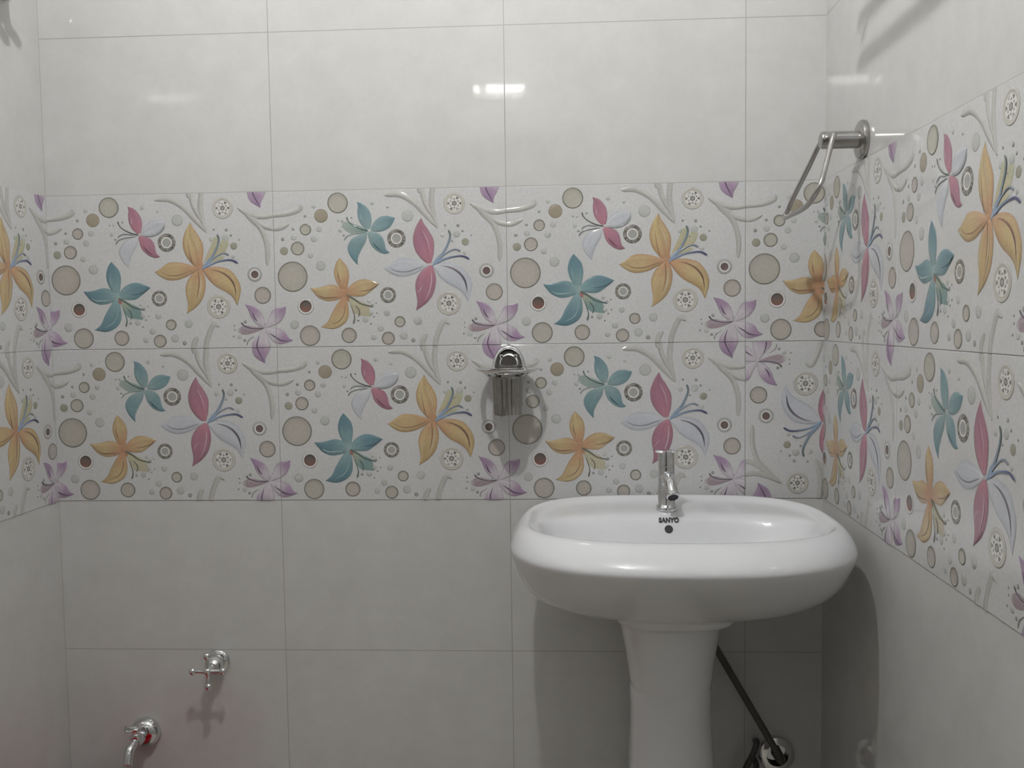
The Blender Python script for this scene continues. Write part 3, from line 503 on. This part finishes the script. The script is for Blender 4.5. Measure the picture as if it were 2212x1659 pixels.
mb=MB();pp=catmull([(.918,-.003,Z0-.812),(.919,-.02,Z0-.816),(.914,-.030,Z0-.835),(.908,-.034,Z0-.87),(.90,-.034,Z0-.93),(.89,-.034,Z0-1.0)],50);mb.tube(pp,.0058,12);mb.build('hose_line',m_braid,ho,ang=180)
# ------------------------------------------------------------------ double robe hook (left wall) and towel rail (right wall) just above the view
HY,HZ=-.118,Z0+.659
rh=thing('robe_hook','chrome double robe hook at the very top of the left wall','hook',(LX+.001,HY,HZ))
mb=MB();mb.lathe([(.023,0),(.0235,.003),(.021,.007),(.012,.010)],(LX+.0005,HY,HZ),(1,0,0),32);mb.build('wall_plate',m_steel,rh)
for y1,z1 in((-.163,.638),(-.197,.632)):
    mb=MB();mb.tube(catmull([(LX+.008,HY,HZ),(LX+.03,(HY+y1)/2-.002,HZ-.012),(LX+.055,y1,Z0+z1-.004),(LX+.075,y1-.002,Z0+z1+.002)],10),.0095,14);mb.ball((LX+.075,y1-.002,Z0+z1+.002),.0115,16);mb.build('prong',m_steel,rh,ang=60)
rk=thing('towel_rail','brushed steel double towel rail high on the right wall, just out of view','towel rail',(RX-.001,-.7,Z0+.62))
for y in(-.375,-.98):
    mb=MB();mb.lathe([(.028,0),(.028,.004),(.022,.008),(.012,.010)],(RX-.0005,y,Z0+.64),(-1,0,0),32);mb.tube([(RX-.008,y,Z0+.64),(RX-.14,y,Z0+.64)],.006,14);mb.build('bracket',m_steel,rk,ang=60)
for d,z in((.14,.612),(.14,.668)):
    mb=MB();mb.tube([(RX-d,-.362,Z0+z),(RX-d,-.995,Z0+z)],.0085,16);mb.build('rail',m_steel,rk)
# ------------------------------------------------------------------ lamps
L1=Vector(LAMP1)
lp=thing('ceiling_bulb','glowing bulb in a white holder hanging from the ceiling above the viewer','lamp',(L1.x,L1.y,ZC))
mb=MB();mb.lathe([(.045,0),(.045,.012),(.022,.02),(.019,.05),(.016,.055),(.012,.06),(.012,ZC-L1.z-.028)],(L1.x,L1.y,ZC-.0005),(0,0,-1),32);mb.build('holder',m_lampbody,lp)
hb_=ZC-.055-(L1.z)
mb=MB();mb.lathe([(.013,hb_-.034),(.015,hb_-.028),(.019,hb_-.012),(.0205,hb_+.002),(.019,hb_+.014),(.013,hb_+.022),(.004,hb_+.026)],(L1.x,L1.y,ZC-.052),(0,0,-1),32);mb.build('bulb',m_bulb,lp)
L2=Vector(LAMP2)
lq=thing('wall_lamp','small glowing tube lamp in a white holder on the front wall above the door','lamp',(L2.x,YF,L2.z))
mb=MB();mb.box(L2.x-.13,L2.x-.108,YF,L2.y+.025,L2.z-.025,L2.z+.025);mb.box(L2.x-.13,L2.x+.12,YF,YF+.02,L2.z-.03,L2.z+.03);mb.build('holder',m_lampbody,lq,smooth=False)
mb=MB();mb.tube([(L2.x-.107,L2.y,L2.z),(L2.x-.09,L2.y,L2.z)],.015,20);mb.tube([(L2.x-.055,L2.y,L2.z+.002),(L2.x+.105,L2.y,L2.z+.002)],.015,20);mb.build('tube',m_cfl,lq)
# ------------------------------------------------------------------ red bucket under the bib tap
bk=thing('water_bucket','red plastic bucket on the floor under the low bib tap','bucket',(BX,-.232,0))
mb=MB();mb.lathe([(.0001,.012),(.118,.012),(.150,.315),(.153,.324),(.159,.321),(.1595,.306),(.154,.306),(.122,0),(.0001,.0)],(BX-.0,-.232,.001),(0,0,1),48,False,False);mb.build('pail',m_red,bk,ang=50)
mb=MB();mb.tube([(BX+.1595*math.cos(a),-.232-.145*math.sin(a),.309-.02*math.sin(a)) for a in [math.pi*k/20 for k in range(21)]],.003,8);mb.build('handle',m_chrome,bk)
# ------------------------------------------------------------------ camera and world
cd=bpy.data.cameras.new('camera');cam=bpy.data.objects.new('camera',cd);COL.objects.link(cam)
ax,ay,az=-.0652,.0138,.0552
cam.matrix_world=Matrix.Translation((.5588,-1.8495,.045+Z0))@Matrix.Rotation(az,4,'Z')@Matrix.Rotation(ax,4,'X')@Matrix.Rotation(ay,4,'Y')@Matrix.Rotation(math.pi/2,4,'X')
cd.sensor_width=36;cd.sensor_fit='HORIZONTAL';cd.lens=2084.5/2212*36;cd.clip_start=.02;S.camera=cam
w=bpy.data.worlds.new('world');S.world=w;w.use_nodes=True;w.node_tree.nodes['Background'].inputs[0].default_value=(.02,.02,.02,1);w.node_tree.nodes['Background'].inputs[1].default_value=.2
S.view_settings.view_transform='Standard';S.view_settings.look='None';S.view_settings.gamma=1;S.view_settings.exposure=EXPO;S.view_settings.use_curve_mapping=False
